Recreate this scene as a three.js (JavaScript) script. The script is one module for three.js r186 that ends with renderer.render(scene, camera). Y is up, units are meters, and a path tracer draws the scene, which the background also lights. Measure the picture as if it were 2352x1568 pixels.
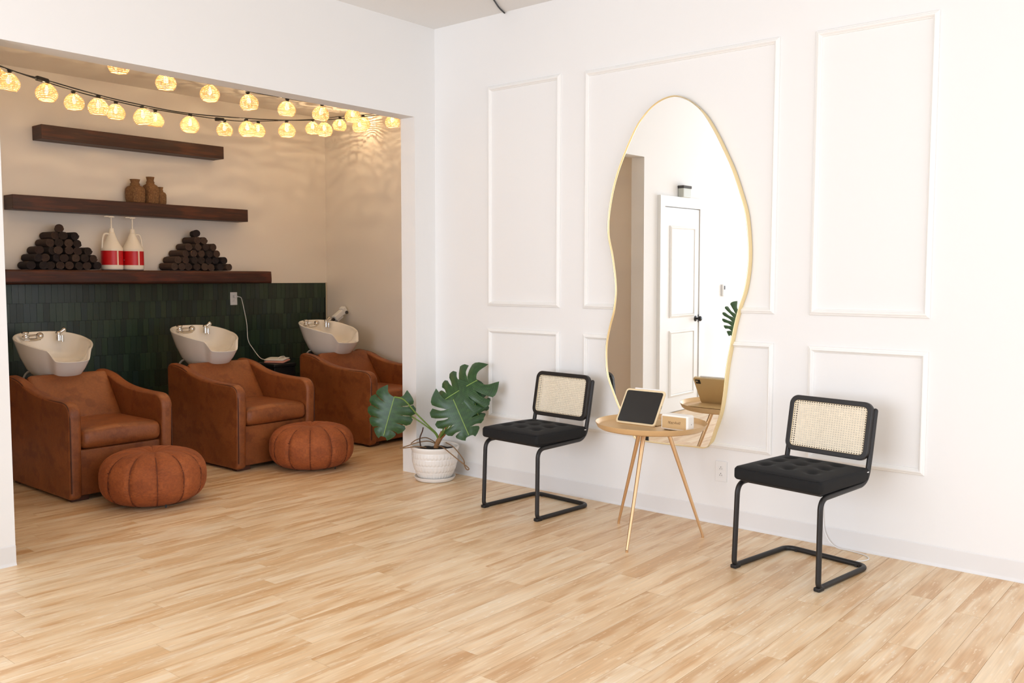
import * as THREE from 'three';
import { RoundedBoxGeometry } from 'three/addons/geometries/RoundedBoxGeometry.js';
import { mergeGeometries, mergeVertices } from 'three/addons/utils/BufferGeometryUtils.js';
import { RectAreaLightUniformsLib } from 'three/addons/lights/RectAreaLightUniformsLib.js';

// ------------------------------------------------------------------ camera, sky, large lights, exposure
const scene = new THREE.Scene();
const renderer = new THREE.WebGLRenderer({ antialias: true });
renderer.toneMapping = THREE.LinearToneMapping;
renderer.toneMappingExposure = 0.54;
renderer.shadowMap.enabled = true;
RectAreaLightUniformsLib.init();

const camera = new THREE.PerspectiveCamera(41.38, 2352 / 1568, 0.05, 60);
camera.rotation.order = 'YXZ';
camera.position.set(-4.97, 1.5, 4.953);
camera.rotation.set(-4.064 * Math.PI / 180, -49.935 * Math.PI / 180, 0.104 * Math.PI / 180);
camera.updateMatrixWorld(true);

scene.background = new THREE.Color(1.0, 1.0, 1.0);

// daylight: the two shop-front windows, one behind the camera and one opposite the panelled wall
const WIN_BACK = { x0: -6.4, x1: -0.5, y0: 0.25, y1: 2.85, z: 8.6 };
const WIN_LEFT = { z0: 0.2, z1: 4.4, y0: 0.25, y1: 2.85, x: -8.4 };
const dayColor = new THREE.Color(0.9, 1.0, 1.16);
const dayBack = new THREE.RectAreaLight(dayColor, 5.0, WIN_BACK.x1 - WIN_BACK.x0 - 0.1, WIN_BACK.y1 - WIN_BACK.y0 - 0.1);
dayBack.position.set((WIN_BACK.x0 + WIN_BACK.x1) / 2, (WIN_BACK.y0 + WIN_BACK.y1) / 2, WIN_BACK.z - 0.03);
dayBack.lookAt(dayBack.position.x, dayBack.position.y, 0);
const dayLeft = new THREE.RectAreaLight(dayColor, 12.0, WIN_LEFT.z1 - WIN_LEFT.z0 - 0.1, WIN_LEFT.y1 - WIN_LEFT.y0 - 0.1);
dayLeft.position.set(WIN_LEFT.x + 0.03, (WIN_LEFT.y0 + WIN_LEFT.y1) / 2, (WIN_LEFT.z0 + WIN_LEFT.z1) / 2);
dayLeft.lookAt(0, dayLeft.position.y, dayLeft.position.z);
scene.add(dayBack, dayLeft);
const LAMP_CD = 0.28;          // one lantern bulb
const TRACK_CD = 0.6;          // one ceiling flood

// ------------------------------------------------------------------ helpers
let seed = 20240607;
const rnd = () => { seed = (seed * 1664525 + 1013904223) >>> 0; return seed / 4294967296; };
const rr = (a, b) => a + (b - a) * rnd();
const V = (x, y, z) => new THREE.Vector3(x, y, z);
const clamp = (x, a, b) => Math.max(a, Math.min(b, x));
const smooth = (a, b, x) => { const t = clamp((x - a) / (b - a), 0, 1); return t * t * (3 - 2 * t); };
const lerp = (a, b, t) => a + (b - a) * t;
const spow = (x, p) => Math.sign(x) * Math.pow(Math.abs(x), p);
const used = new Map();
function numbered(n) { const k = used.get(n) || 0; used.set(n, k + 1); return k ? n + '_' + String(k).padStart(3, '0') : n; }
function shade(o) { o.castShadow = true; o.receiveShadow = true; return o; }
function thing(name, label, category, pos = [0, 0, 0], turn = 0, group) {
  const g = new THREE.Group(); g.name = numbered(name); g.position.set(...pos); g.rotation.y = turn;
  g.userData = { label, category }; if (group) g.userData.group = group; scene.add(g); return g;
}
function part(parent, name, geo, mat, label) {
  const m = shade(new THREE.Mesh(geo, mat)); m.name = name; if (label) m.userData.label = label; parent.add(m); return m;
}
function solo(name, geo, mat, label, category, pos = [0, 0, 0], group) {
  const m = shade(new THREE.Mesh(geo, mat)); m.name = numbered(name); m.position.set(...pos);
  m.userData = { label, category }; if (group) m.userData.group = group; scene.add(m); return m;
}
function struct(name, geo, mat, label, category, pos = [0, 0, 0]) {
  const m = geo ? shade(new THREE.Mesh(geo, mat)) : new THREE.Group(); m.name = name; m.position.set(...pos);
  m.userData = { label, category, kind: 'structure' }; scene.add(m); return m;
}
function copyOf(o, pos, turn, label, group) {
  const c = o.clone(); c.name = numbered(o.name.replace(/_\d{3}$/, '')); c.userData = { ...o.userData };
  c.position.set(...pos); c.rotation.y = turn; if (label) c.userData.label = label; if (group) c.userData.group = group; scene.add(c); return c;
}
const box = (w, h, d, x = 0, y = 0, z = 0) => new THREE.BoxGeometry(w, h, d).translate(x, y, z);
const rbox = (w, h, d, r, x = 0, y = 0, z = 0, s = 3) => new RoundedBoxGeometry(w, h, d, s, r).translate(x, y, z);
const cyl = (r0, r1, h, x = 0, y = 0, z = 0, n = 24) => new THREE.CylinderGeometry(r0, r1, h, n).translate(x, y, z);
function between(a, b, x0, x1, y0, y1) { return box(x1 - x0, y1 - y0, b - a, (x0 + x1) / 2, (y0 + y1) / 2, (a + b) / 2); }   // z from a to b
function merge(list) { return mergeGeometries(list.map((g) => { let q = g.index ? g.toNonIndexed() : g.clone(); for (const k of Object.keys(q.attributes)) if (!['position', 'normal', 'uv'].includes(k)) q.deleteAttribute(k); if (!q.attributes.uv) q.setAttribute('uv', new THREE.BufferAttribute(new Float32Array(q.attributes.position.count * 2), 2)); return q; })); }
function lathe(pts, n = 40) { return new THREE.LatheGeometry(pts.map(([r, y]) => new THREE.Vector2(r, y)), n); }
function tube(pts, r, seg = 60, rad = 10, closed = false, tension = 0.5) {
  return new THREE.TubeGeometry(new THREE.CatmullRomCurve3(pts.map((p) => V(...p)), closed, 'catmullrom', tension), seg, r, rad, closed);
}
// polyline with rounded bends
function bent(pts, bends) {
  const c = new THREE.CurvePath(); let prev = V(...pts[0]);
  for (let i = 1; i < pts.length - 1; i++) {
    const p = V(...pts[i]), a = V(...pts[i - 1]), b = V(...pts[i + 1]), r = bends[i - 1];
    const s = p.clone().add(a.sub(p).setLength(r)), e = p.clone().add(b.sub(p).setLength(r));
    if (prev.distanceTo(s) > 1e-5) c.add(new THREE.LineCurve3(prev, s));
    c.add(new THREE.QuadraticBezierCurve3(s, p, e)); prev = e;
  }
  c.add(new THREE.LineCurve3(prev, V(...pts[pts.length - 1])));
  return c;
}
class Path3 extends THREE.Curve { constructor(c) { super(); this.c = c; } getPoint(t, o) { const p = this.c.getPointAt(clamp(t, 0, 1)); return o ? o.copy(p) : p; } }
const bentTube = (pts, bends, r, seg = 120, rad = 12) => new THREE.TubeGeometry(new Path3(bent(pts, bends)), seg, r, rad, false);
// parametric surface
function surf(nu, nv, fn, closeU = false) {
  const pos = [], uv = [], idx = [];
  for (let j = 0; j <= nv; j++) for (let i = 0; i <= nu; i++) { const u = i / nu, v = j / nv, p = fn(closeU && i === nu ? 0 : u, v); pos.push(...p); uv.push(u, v); }
  for (let j = 0; j < nv; j++) for (let i = 0; i < nu; i++) { const a = j * (nu + 1) + i, b = a + 1, c = a + nu + 1, d = c + 1; idx.push(a, b, d, a, d, c); }
  const g = new THREE.BufferGeometry(); g.setAttribute('position', new THREE.Float32BufferAttribute(pos, 3)); g.setAttribute('uv', new THREE.Float32BufferAttribute(uv, 2)); g.setIndex(idx);
  g.computeVertexNormals();
  if (closeU) { const n = g.attributes.normal; for (let j = 0; j <= nv; j++) { const a = j * (nu + 1), b = a + nu, s = V(n.getX(a) + n.getX(b), n.getY(a) + n.getY(b), n.getZ(a) + n.getZ(b)).normalize(); n.setXYZ(a, s.x, s.y, s.z); n.setXYZ(b, s.x, s.y, s.z); } }
  return g;
}
// box with soft edges; warp(p) moves points afterwards
function puff(w, h, d, r, nx, ny, nz, warp) {
  let g = new THREE.BoxGeometry(w, h, d, nx, ny, nz); g.deleteAttribute('normal'); g.deleteAttribute('uv'); g = mergeVertices(g, 1e-5);
  const p = g.attributes.position, a = V(0, 0, 0), c = V(0, 0, 0);
  for (let i = 0; i < p.count; i++) {
    a.fromBufferAttribute(p, i); c.set(clamp(a.x, -w / 2 + r, w / 2 - r), clamp(a.y, -h / 2 + r, h / 2 - r), clamp(a.z, -d / 2 + r, d / 2 - r));
    const e = a.clone().sub(c); if (e.lengthSq() > 1e-12) a.copy(c).add(e.setLength(r));
    if (warp) warp(a); p.setXYZ(i, a.x, a.y, a.z);
  }
  g.computeVertexNormals(); return metric(g);
}
// uv in metres from the face that a vertex belongs to
function metric(g, s = 1, ox = 0, oy = 0) {
  if (!g.attributes.normal) g.computeVertexNormals();
  if (g.index) g = g.toNonIndexed();
  const p = g.attributes.position, uv = new Float32Array(p.count * 2), a = V(0, 0, 0), b = V(0, 0, 0), c = V(0, 0, 0);
  for (let f = 0; f < p.count; f += 3) {
    a.fromBufferAttribute(p, f); b.fromBufferAttribute(p, f + 1).sub(a); c.fromBufferAttribute(p, f + 2).sub(a); b.cross(c);
    const ax = Math.abs(b.x), ay = Math.abs(b.y), az = Math.abs(b.z);
    for (let i = f; i < f + 3; i++) {
      let u, v; if (ax >= ay && ax >= az) { u = p.getZ(i); v = p.getY(i); } else if (ay >= az) { u = p.getX(i); v = p.getZ(i); } else { u = p.getX(i); v = p.getY(i); }
      uv[2 * i] = u * s + ox; uv[2 * i + 1] = v * s + oy;
    }
  }
  g.setAttribute('uv', new THREE.BufferAttribute(uv, 2)); return g;
}
// periodic value noise
const PERM = new Float32Array(65536); for (let i = 0; i < 65536; i++) PERM[i] = rnd();
function vnoise(x, y, px, py, s = 0) {
  const xi = Math.floor(x), yi = Math.floor(y), fx = x - xi, fy = y - yi, m = (a, p) => ((a % p) + p) % p;
  const h = (a, b) => PERM[(m(a, px) * 131 + m(b, py) * 7919 + s * 2711) & 65535];
  const ux = fx * fx * (3 - 2 * fx), uy = fy * fy * (3 - 2 * fy);
  return lerp(lerp(h(xi, yi), h(xi + 1, yi), ux), lerp(h(xi, yi + 1), h(xi + 1, yi + 1), ux), uy);
}
function fbm(u, v, fx, fy, oct, s = 0) { let a = 0, w = 0.5, t = 0; for (let o = 0; o < oct; o++) { a += w * vnoise(u * fx, v * fy, fx, fy, s + o); t += w; w *= 0.5; fx *= 2; fy *= 2; } return a / t; }
function tex(w, h, fn, srgb = true) {
  const d = new Uint8Array(w * h * 4);
  for (let j = 0; j < h; j++) for (let i = 0; i < w; i++) { const c = fn(i / w, j / h), k = 4 * (j * w + i); d[k] = clamp(c[0], 0, 255); d[k + 1] = clamp(c[1], 0, 255); d[k + 2] = clamp(c[2], 0, 255); d[k + 3] = 255; }
  const t = new THREE.DataTexture(d, w, h); t.wrapS = t.wrapT = THREE.RepeatWrapping; t.magFilter = THREE.LinearFilter; t.minFilter = THREE.LinearMipmapLinearFilter; t.generateMipmaps = true;
  if (srgb) t.colorSpace = THREE.SRGBColorSpace; t.needsUpdate = true; return t;
}
const mix3 = (a, b, t) => [lerp(a[0], b[0], t), lerp(a[1], b[1], t), lerp(a[2], b[2], t)];
const std = (o) => new THREE.MeshStandardMaterial(o);
const phy = (o) => new THREE.MeshPhysicalMaterial(o);

// ------------------------------------------------------------------ materials
const wallTex = tex(256, 256, (u, v) => { const n = fbm(u, v, 24, 24, 3, 3); return [n * 255, n * 255, n * 255]; }, false);
const M = {};
M.wall = std({ color: 0xf3f1ee, roughness: 0.75, bumpMap: wallTex, bumpScale: 0.0004 });
M.alcove = std({ color: 0xf2eae0, roughness: 0.8, bumpMap: wallTex, bumpScale: 0.0004 });
M.ceiling = std({ color: 0xefedea, roughness: 0.9 });
M.trim = std({ color: 0xf7f5f1, roughness: 0.5 });
M.base = std({ color: 0xe9e6e3, roughness: 0.55 });
const oak = tex(2048, 512, (u, v) => {
  const fine = fbm(u, v, 16, 200, 2, 11), mid = fbm(u, v, 9, 18, 3, 21), wide = fbm(u, v, 5, 5, 3, 31), st = smooth(0.54, 0.8, fbm(u, v, 8, 22, 3, 41)), pale = smooth(0.58, 0.8, fbm(u, v, 7, 36, 3, 51)), fleck = smooth(0.74, 0.82, fbm(u, v, 60, 120, 2, 55));
  let c = mix3([224, 187, 142], [243, 218, 182], smooth(0.3, 0.7, wide * 0.5 + mid * 0.5));
  c = mix3(c, [196, 144, 90], st * 0.5); c = mix3(c, [250, 236, 214], pale * 0.4); c = mix3(c, [252, 240, 222], fleck * 0.5);
  const f = 1 + (fine - 0.5) * 0.08; return [c[0] * f, c[1] * f, c[2] * f];
});
oak.repeat.set(1 / 2.6, 1 / 0.9);
const oakBump = tex(512, 512, (u, v) => { const n = fbm(u, v, 8, 128, 3, 61) * 255; return [n, n, n]; }, false); oakBump.repeat.set(1 / 1.2, 1 / 0.5);
const oakTones = [0xffffff, 0xfcf8f3, 0xfffcf8, 0xf6efe6].map((c) => phy({ map: oak, color: c, roughness: 0.42, bumpMap: oakBump, bumpScale: 0.00035, clearcoat: 0.25, clearcoatRoughness: 0.32 }));
M.subfloor = std({ color: 0x8a6a48, roughness: 0.9 });
const darkwood = tex(1024, 256, (u, v) => {
  const a = fbm(u, v, 4, 22, 4, 71), b = smooth(0.5, 0.75, fbm(u, v, 6, 12, 3, 72)), k = fbm(u, v, 10, 90, 2, 73);
  let c = mix3([44, 24, 16], [78, 40, 24], a); c = mix3(c, [104, 52, 28], b * 0.5); const f = 0.85 + 0.3 * k; return [c[0] * f, c[1] * f, c[2] * f];
});
darkwood.repeat.set(1 / 1.3, 1 / 0.3);
M.shelf = std({ map: darkwood, roughness: 0.5 });
M.mantel = std({ map: darkwood, color: 0xffd9c8, roughness: 0.55, bumpMap: darkwood, bumpScale: 0.003 });
const leatherTex = tex(512, 512, (u, v) => {
  const a = fbm(u, v, 5, 5, 4, 81), b = smooth(0.5, 0.75, fbm(u, v, 11, 11, 3, 82)), c0 = fbm(u, v, 80, 80, 2, 83);
  let c = mix3([126, 68, 30], [160, 92, 46], a); c = mix3(c, [108, 54, 24], b * 0.45); const f = 0.94 + 0.12 * c0; return [c[0] * f, c[1] * f, c[2] * f];
});
leatherTex.repeat.set(1.4, 1.4);
const leatherBump = tex(512, 512, (u, v) => { const n = (0.6 * fbm(u, v, 90, 90, 2, 84) + 0.4 * fbm(u, v, 14, 14, 3, 85)) * 255; return [n, n, n]; }, false); leatherBump.repeat.set(2, 2);
M.leather = phy({ map: leatherTex, roughness: 0.48, bumpMap: leatherBump, bumpScale: 0.0012 });
M.leatherSeam = std({ color: 0x4a2410, roughness: 0.6 });
const suedeTex = tex(512, 512, (u, v) => { const a = fbm(u, v, 7, 7, 4, 91), b = fbm(u, v, 60, 60, 2, 92); const c = mix3([134, 66, 28], [172, 94, 46], a), f = 0.9 + 0.2 * b; return [c[0] * f, c[1] * f, c[2] * f]; });
suedeTex.repeat.set(1.5, 1.5);
M.suede = phy({ map: suedeTex, roughness: 0.8, bumpMap: leatherBump, bumpScale: 0.002, sheen: 0.25, sheenRoughness: 0.6, sheenColor: new THREE.Color(0.6, 0.35, 0.2) });
M.suedeSeam = std({ color: 0x6e3415, roughness: 0.75 });
M.porcelain = phy({ color: 0xf3ede4, roughness: 0.16, clearcoat: 0.6, clearcoatRoughness: 0.08 });
M.chrome = std({ color: 0xd8d6d2, roughness: 0.12, metalness: 1 });
M.blackMetal = std({ color: 0x2b2928, roughness: 0.42, metalness: 0.35 });
M.blackPlastic = std({ color: 0x161515, roughness: 0.5 });
M.whitePlastic = std({ color: 0xf1efec, roughness: 0.4 });
M.slot = std({ color: 0x4a4644, roughness: 0.7 });
M.velvet = phy({ color: 0x08090b, roughness: 0.85, sheen: 0.22, sheenRoughness: 0.4, sheenColor: new THREE.Color(0.2, 0.24, 0.28) });
M.blackWood = std({ color: 0x1d1a19, roughness: 0.45 });
M.gold = std({ color: 0xf6e3b4, roughness: 0.35, metalness: 1 });
M.tray = std({ color: 0xdfbb8a, roughness: 0.4, metalness: 0.35 });
M.trayLeg = std({ color: 0xdcb68a, roughness: 0.3, metalness: 0.75 });
M.mirror = std({ color: 0xfafaf7, roughness: 0.0, metalness: 1 });
M.caseCream = std({ color: 0xecd6ae, roughness: 0.55 });
M.caseTan = std({ color: 0xd9b883, roughness: 0.6 });
M.screen = phy({ color: 0x0c0c0d, roughness: 0.12, clearcoat: 0.5, clearcoatRoughness: 0.05 });
M.cream = std({ color: 0xf8f3ea, roughness: 0.5 });
M.potWhite = phy({ color: 0xf3eee7, roughness: 0.32, clearcoat: 0.3, clearcoatRoughness: 0.2 });
M.soil = std({ color: 0x1d1512, roughness: 1 });
M.stem = std({ color: 0x6f8a3a, roughness: 0.6 });
M.trunk = std({ color: 0x9a6f45, roughness: 0.8 });
M.root = std({ color: 0x8a6a4a, roughness: 0.85 });
M.twig = std({ color: 0x4a2f22, roughness: 0.85 });
M.rib = std({ color: 0x9dbb62, roughness: 0.55 });
const leafTex = tex(256, 256, (u, v) => { const a = fbm(u, v, 6, 6, 3, 101), s = Math.abs(Math.sin(u * Math.PI * 14)) ** 14; let c = mix3([30, 62, 30], [58, 98, 48], a); c = mix3(c, [92, 130, 66], s * 0.25); return c; });
M.leaf = phy({ map: leafTex, roughness: 0.38, side: THREE.DoubleSide, transmission: 0.12, thickness: 0 });
M.towels = [0x3a2c27, 0x2f2522, 0x44342d, 0x292122, 0x4b3b33].map((c) => std({ color: c, roughness: 1 }));
M.jug = phy({ color: 0xf0e9dd, roughness: 0.4 });
const jarTex = tex(512, 512, (u, v) => { const a = fbm(u, v, 8, 8, 4, 111), b = fbm(u, v, 40, 70, 3, 112), c = smooth(0.42, 0.6, b); return mix3(mix3([104, 72, 46], [126, 90, 58], a), [156, 120, 80], c * 0.6); });
jarTex.repeat.set(2, 1);
M.jar = std({ map: jarTex, bumpMap: jarTex, bumpScale: 0.0015, roughness: 0.85 });
M.tiles = [0x1b2c22, 0x1e3125, 0x18281f, 0x253928, 0x1d302c, 0x213626, 0x2a3d2d].map((c, i) => phy({ color: c, roughness: 0.34 + 0.04 * (i % 3), clearcoat: 0.2, clearcoatRoughness: 0.2 }));
M.grout = std({ color: 0x18241d, roughness: 0.9 });
M.rattan = phy({ color: 0xfae2b4, roughness: 0.9, transmission: 0.6, thickness: 0, side: THREE.DoubleSide });
M.glass = phy({ color: 0xffffff, roughness: 0.02, transmission: 1, thickness: 0 });
M.frameGrey = std({ color: 0x3a3a3c, roughness: 0.5, metalness: 0.4 });

// ------------------------------------------------------------------ the setting
const D = -2.8, SIDE = 1.165, ALH = 3.165, H = 3.37, OX0 = -3.097, OX1 = -0.212, OH = 2.689, T = 0.151, RX = -8.4, RZ = 8.6, ALX = -3.25;
// floor: one slab, planks on it; planks in view are parts, the rest one part
{
  const fl = struct('floor', between(D - 0.2, RZ + 0.2, RX - 0.2, SIDE + 0.2, -0.12, -0.004), M.subfloor, 'pale honey oak plank floor running through both rooms', 'floor');
  const W = 0.12, L = 1.2, geos = [];
  for (let k = 0; k < 28; k++) { const g = box(L - 0.0012, 0.006, W - 0.0012); const p = g.attributes.position, uv = g.attributes.uv, ox = rr(0, 3), oy = rr(0, 3), fl2 = rnd() < 0.5 ? -1 : 1; for (let i = 0; i < p.count; i++) uv.setXY(i, ox + fl2 * p.getX(i), oy + p.getZ(i)); geos.push(g); }
  const fr = new THREE.Frustum().setFromProjectionMatrix(new THREE.Matrix4().multiplyMatrices(camera.projectionMatrix, camera.matrixWorldInverse.copy(camera.matrixWorld).invert()));
  const list = []; let row = 0;
  for (let z = D; z < RZ; z += W, row++) { const off = (row * 0.47 + ((row * 7919) % 13) * 0.09) % L; for (let x = RX - off; x < SIDE; x += L) list.push([x + L / 2, z + W / 2, Math.floor(rnd() * 28), Math.floor(rnd() * 4)]); }
  const inView = ([x, z]) => { for (let k = 0; k <= 6; k++) { const q = V(x - L / 2 + k * L / 6, 0, z); if (fr.containsPoint(q)) { const t = (0 - camera.position.z) / (z - camera.position.z), xx = camera.position.x + t * (q.x - camera.position.x), yy = 1.5 * (1 - t); if (z > -0.15 ? q.x < 0 : (q.x < SIDE && xx > OX0 && xx < OX1)) return true; } } return false; };
  const seen = list.filter(inView).sort((a, b) => Math.hypot(a[0] - camera.position.x, a[1] - camera.position.z) - Math.hypot(b[0] - camera.position.x, b[1] - camera.position.z)).slice(0, 300), set = new Set(seen), rest = [[], [], [], []];
  for (const q of list) {
    const [x, z, g, m] = q;
    if (set.has(q)) { const o = part(fl, 'plank', geos[g], oakTones[m]); o.position.set(x, -0.003, z); }
    else rest[m].push(geos[g].clone().translate(x, -0.003, z));
  }
  rest.forEach((r, m) => { if (r.length) part(fl, 'plank_field', merge(r), oakTones[m]).userData.kind = 'stuff'; });
}
struct('ceiling', between(-T / 2, RZ + 0.2, RX - 0.2, 0.2, H, H + 0.15), M.ceiling, 'pale grey flat ceiling above the white walls', 'ceiling');
struct('ceiling_alcove', between(D - 0.15, -T / 2 - 0.001, ALX - 0.15, SIDE + 0.15, ALH, ALH + 0.12), M.alcove, 'beige ceiling of the wash alcove', 'ceiling');
struct('wall_right', between(-T, RZ + 0.2, 0, 0.15, 0, H), M.wall, 'white wall with picture-frame panel mouldings', 'wall');
struct('wall_front', merge([between(-T, 0, RX - 0.2, OX0, 0, H), between(-T, 0, OX0, OX1, OH, H), between(-T, 0, OX1, 0, 0, H)]), M.wall, 'white wall with wide square opening into alcove', 'wall');
struct('wall_alcove_back', between(D - 0.15, D, ALX - 0.15, SIDE + 0.15, 0, ALH), M.alcove, 'beige back wall of the alcove above green tiles', 'wall');
struct('wall_alcove_side', between(D, -T, SIDE, SIDE + 0.15, 0, ALH), M.alcove, 'beige side wall of the alcove beside third chair', 'wall');
struct('wall_alcove_left', between(D, -T, ALX - 0.15, ALX, 0, ALH), M.alcove, 'beige left wall of the alcove', 'wall');
struct('wall_alcove_return', between(-T - 0.001, -T + 0.02, 0.15, SIDE, 0, ALH), M.alcove, 'beige return wall behind the panelled wall', 'wall');
// window walls behind the camera
function windowWall(name, label, axis, w, at, lo, hi) {
  const g = []; const a0 = axis === 'z' ? w.x0 : w.z0, a1 = axis === 'z' ? w.x1 : w.z1;
  const put = (p, q, y0, y1) => g.push(axis === 'z' ? between(at, at + 0.15, p, q, y0, y1) : between(p, q, at - 0.15, at, y0, y1));
  put(lo, a0, 0, H); put(a1, hi, 0, H); put(a0, a1, 0, w.y0); put(a0, a1, w.y1, H);
  struct(name, merge(g), M.wall, label, 'wall');
}
windowWall('wall_back', 'white wall with wide shop window', 'z', WIN_BACK, RZ, RX - 0.2, 0.0);
windowWall('wall_left', 'white wall with long shop window', 'x', WIN_LEFT, RX, 0.0, RZ);
for (const [n, label, axis, w] of [['window_1', 'dark-framed shop window facing the wash alcove', 'z', WIN_BACK], ['window_2', 'dark-framed shop window facing the panelled wall', 'x', WIN_LEFT]]) {
  const o = struct(n, null, null, label, 'window'); const a0 = axis === 'z' ? w.x0 : w.z0, a1 = axis === 'z' ? w.x1 : w.z1;
  const bar = (p, q, y0, y1) => (axis === 'z' ? between(RZ + 0.04, RZ + 0.1, p, q, y0, y1) : between(p, q, RX - 0.1, RX - 0.04, y0, y1));
  part(o, 'window_frame', merge([bar(a0, a1, w.y0, w.y0 + 0.05), bar(a0, a1, w.y1 - 0.05, w.y1), bar(a0, a0 + 0.05, w.y0, w.y1), bar(a1 - 0.05, a1, w.y0, w.y1), ...[1, 2, 3].map((k) => { const c = lerp(a0, a1, k / 4); return bar(c - 0.025, c + 0.025, w.y0, w.y1); })]), M.frameGrey);
  for (let k = 0; k < 4; k++) { const p = lerp(a0, a1, k / 4) + 0.03, q = lerp(a0, a1, (k + 1) / 4) - 0.03, y0 = w.y0 + 0.05, y1 = w.y1 - 0.05; const g = new THREE.PlaneGeometry(q - p, y1 - y0); if (axis === 'x') g.rotateY(Math.PI / 2); part(o, 'pane', axis === 'z' ? g.translate((p + q) / 2, (y0 + y1) / 2, RZ + 0.07) : g.translate(RX - 0.07, (y0 + y1) / 2, (p + q) / 2), M.glass); }
}
// vinyl base strips with a flared toe
function baseProfile(len) { const s = new THREE.Shape(); s.moveTo(0, 0); s.lineTo(0.014, 0); s.quadraticCurveTo(0.007, 0.004, 0.0045, 0.016); s.lineTo(0.004, 0.1); s.quadraticCurveTo(0.0035, 0.105, 0, 0.106); s.lineTo(0, 0); return new THREE.ExtrudeGeometry(s, { depth: len, bevelEnabled: false }); }
struct('baseboard_right', baseProfile(RZ).rotateY(Math.PI).translate(0, 0, RZ), M.base, 'white vinyl baseboard along the panelled wall', 'baseboard');
struct('baseboard_front', merge([baseProfile(-RX + OX0).rotateY(-Math.PI / 2).translate(OX0, 0, 0), baseProfile(-OX1).rotateY(-Math.PI / 2).translate(0, 0, 0)]), M.base, 'white vinyl baseboard at the foot of the opening wall', 'baseboard');
struct('baseboard_alcove', between(D, D + 0.012, ALX, SIDE, 0, 0.16), M.base, 'pale baseboard under the green tiles', 'baseboard');
// picture-frame mouldings
function moulding(z0, z1, y0, y1) {
  const prof = [[0, 0], [0, 0.007], [0.004, 0.012], [0.010, 0.014], [0.015, 0.019], [0.021, 0.020], [0.026, 0.015], [0.030, 0.008], [0.034, 0.006], [0.036, 0]];   // inset, depth
  const pos = [], idx = [], C = [[z0, y0, 1, 1], [z1, y0, -1, 1], [z1, y1, -1, -1], [z0, y1, 1, -1]];
  for (let s = 0; s < 4; s++) { const a = C[s], b = C[(s + 1) % 4], base = pos.length / 3; for (const [i, d] of prof) { pos.push(-d, a[1] + a[3] * i, a[0] + a[2] * i, -d, b[1] + b[3] * i, b[0] + b[2] * i); } for (let k = 0; k < prof.length - 1; k++) { const p = base + 2 * k; idx.push(p, p + 2, p + 1, p + 1, p + 2, p + 3); } }
  let g = new THREE.BufferGeometry(); g.setAttribute('position', new THREE.Float32BufferAttribute(pos, 3)); g.setIndex(idx); g = g.toNonIndexed(); g.computeVertexNormals(); return metric(g);
}
[[0.545, 1.205, 1.291, 2.869, 'tall white panel moulding above the potted monstera'], [0.545, 1.205, 0.466, 1.128, 'low white panel moulding behind the potted monstera'],
  [1.402, 2.755, 1.291, 2.858, 'wide upper panel moulding around the wavy mirror'], [1.402, 2.755, 0.466, 1.122, 'wide lower panel moulding behind the tray table'],
  [2.961, 3.6, 1.291, 2.852, 'tall white panel moulding above chair beside outlet'], [2.961, 3.6, 0.466, 1.118, 'low white panel moulding behind chair beside outlet']]
  .forEach(([a, b, c, d, label], i) => struct('trim_' + (i + 1), moulding(a, b, c, d), M.trim, label, 'moulding'));
// door left of the opening, seen in the mirror
{
  const x0 = -4.2, x1 = -3.46, h = 2.2; const d = struct('door_1', null, null, 'white panelled door left of the alcove opening', 'door');
  part(d, 'leaf', between(0.004, 0.03, x0, x1, 0.01, h), M.trim);
  for (const [a, b] of [[0.2, 0.86], [1.06, 1.98]]) { part(d, 'panel', rbox(x1 - x0 - 0.26, b - a, 0.02, 0.008, (x0 + x1) / 2, (a + b) / 2, 0.033), M.trim); part(d, 'panel_moulding', moulding(0, x1 - x0 - 0.2, 0, b - a + 0.06).rotateY(Math.PI / 2).scale(1, 1, 1).translate(x0 + 0.1, a - 0.03, 0.03), M.trim); }
  part(d, 'casing', merge([between(0, 0.04, x0 - 0.12, x0 - 0.01, 0, h + 0.01), between(0, 0.04, x1 + 0.01, x1 + 0.1, 0, h + 0.01), between(0, 0.04, x0 - 0.12, x1 + 0.1, h + 0.01, h + 0.12)]), M.trim);
  const k = part(d, 'knob', lathe([[0, 0.075], [0.022, 0.073], [0.03, 0.06], [0.024, 0.045], [0.011, 0.035], [0.011, 0.006], [0.032, 0.005], [0.032, 0], [0, 0]], 24).rotateX(Math.PI / 2).translate(x0 + 0.06, 1.0, 0.03), M.blackPlastic, 'round black door knob');
  part(k, 'latch_plate', between(0.028, 0.036, x0 - 0.012, x0 + 0.006, 0.96, 1.04), M.blackPlastic);
}
{
  const b = thing('wall_fixture', 'small grey box fixture with dark top above white door', 'fixture', [-3.86, 2.38, 0.0]);
  part(b, 'housing', rbox(0.17, 0.1, 0.07, 0.01, 0, -0.01, 0.036), std({ color: 0xc9cbc2, roughness: 0.4 })); part(b, 'cap', rbox(0.18, 0.03, 0.075, 0.006, 0, 0.05, 0.038), M.slot);
  const t = thing('thermostat', 'white wall thermostat with small grey display beside door', 'thermostat', [-4.85, 1.3, 0]);
  part(t, 'body', rbox(0.1, 0.14, 0.03, 0.008, 0, 0, 0.0155), M.whitePlastic); part(t, 'display', rbox(0.03, 0.045, 0.004, 0.001, 0.018, 0.03, 0.031), M.slot);
}
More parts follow.
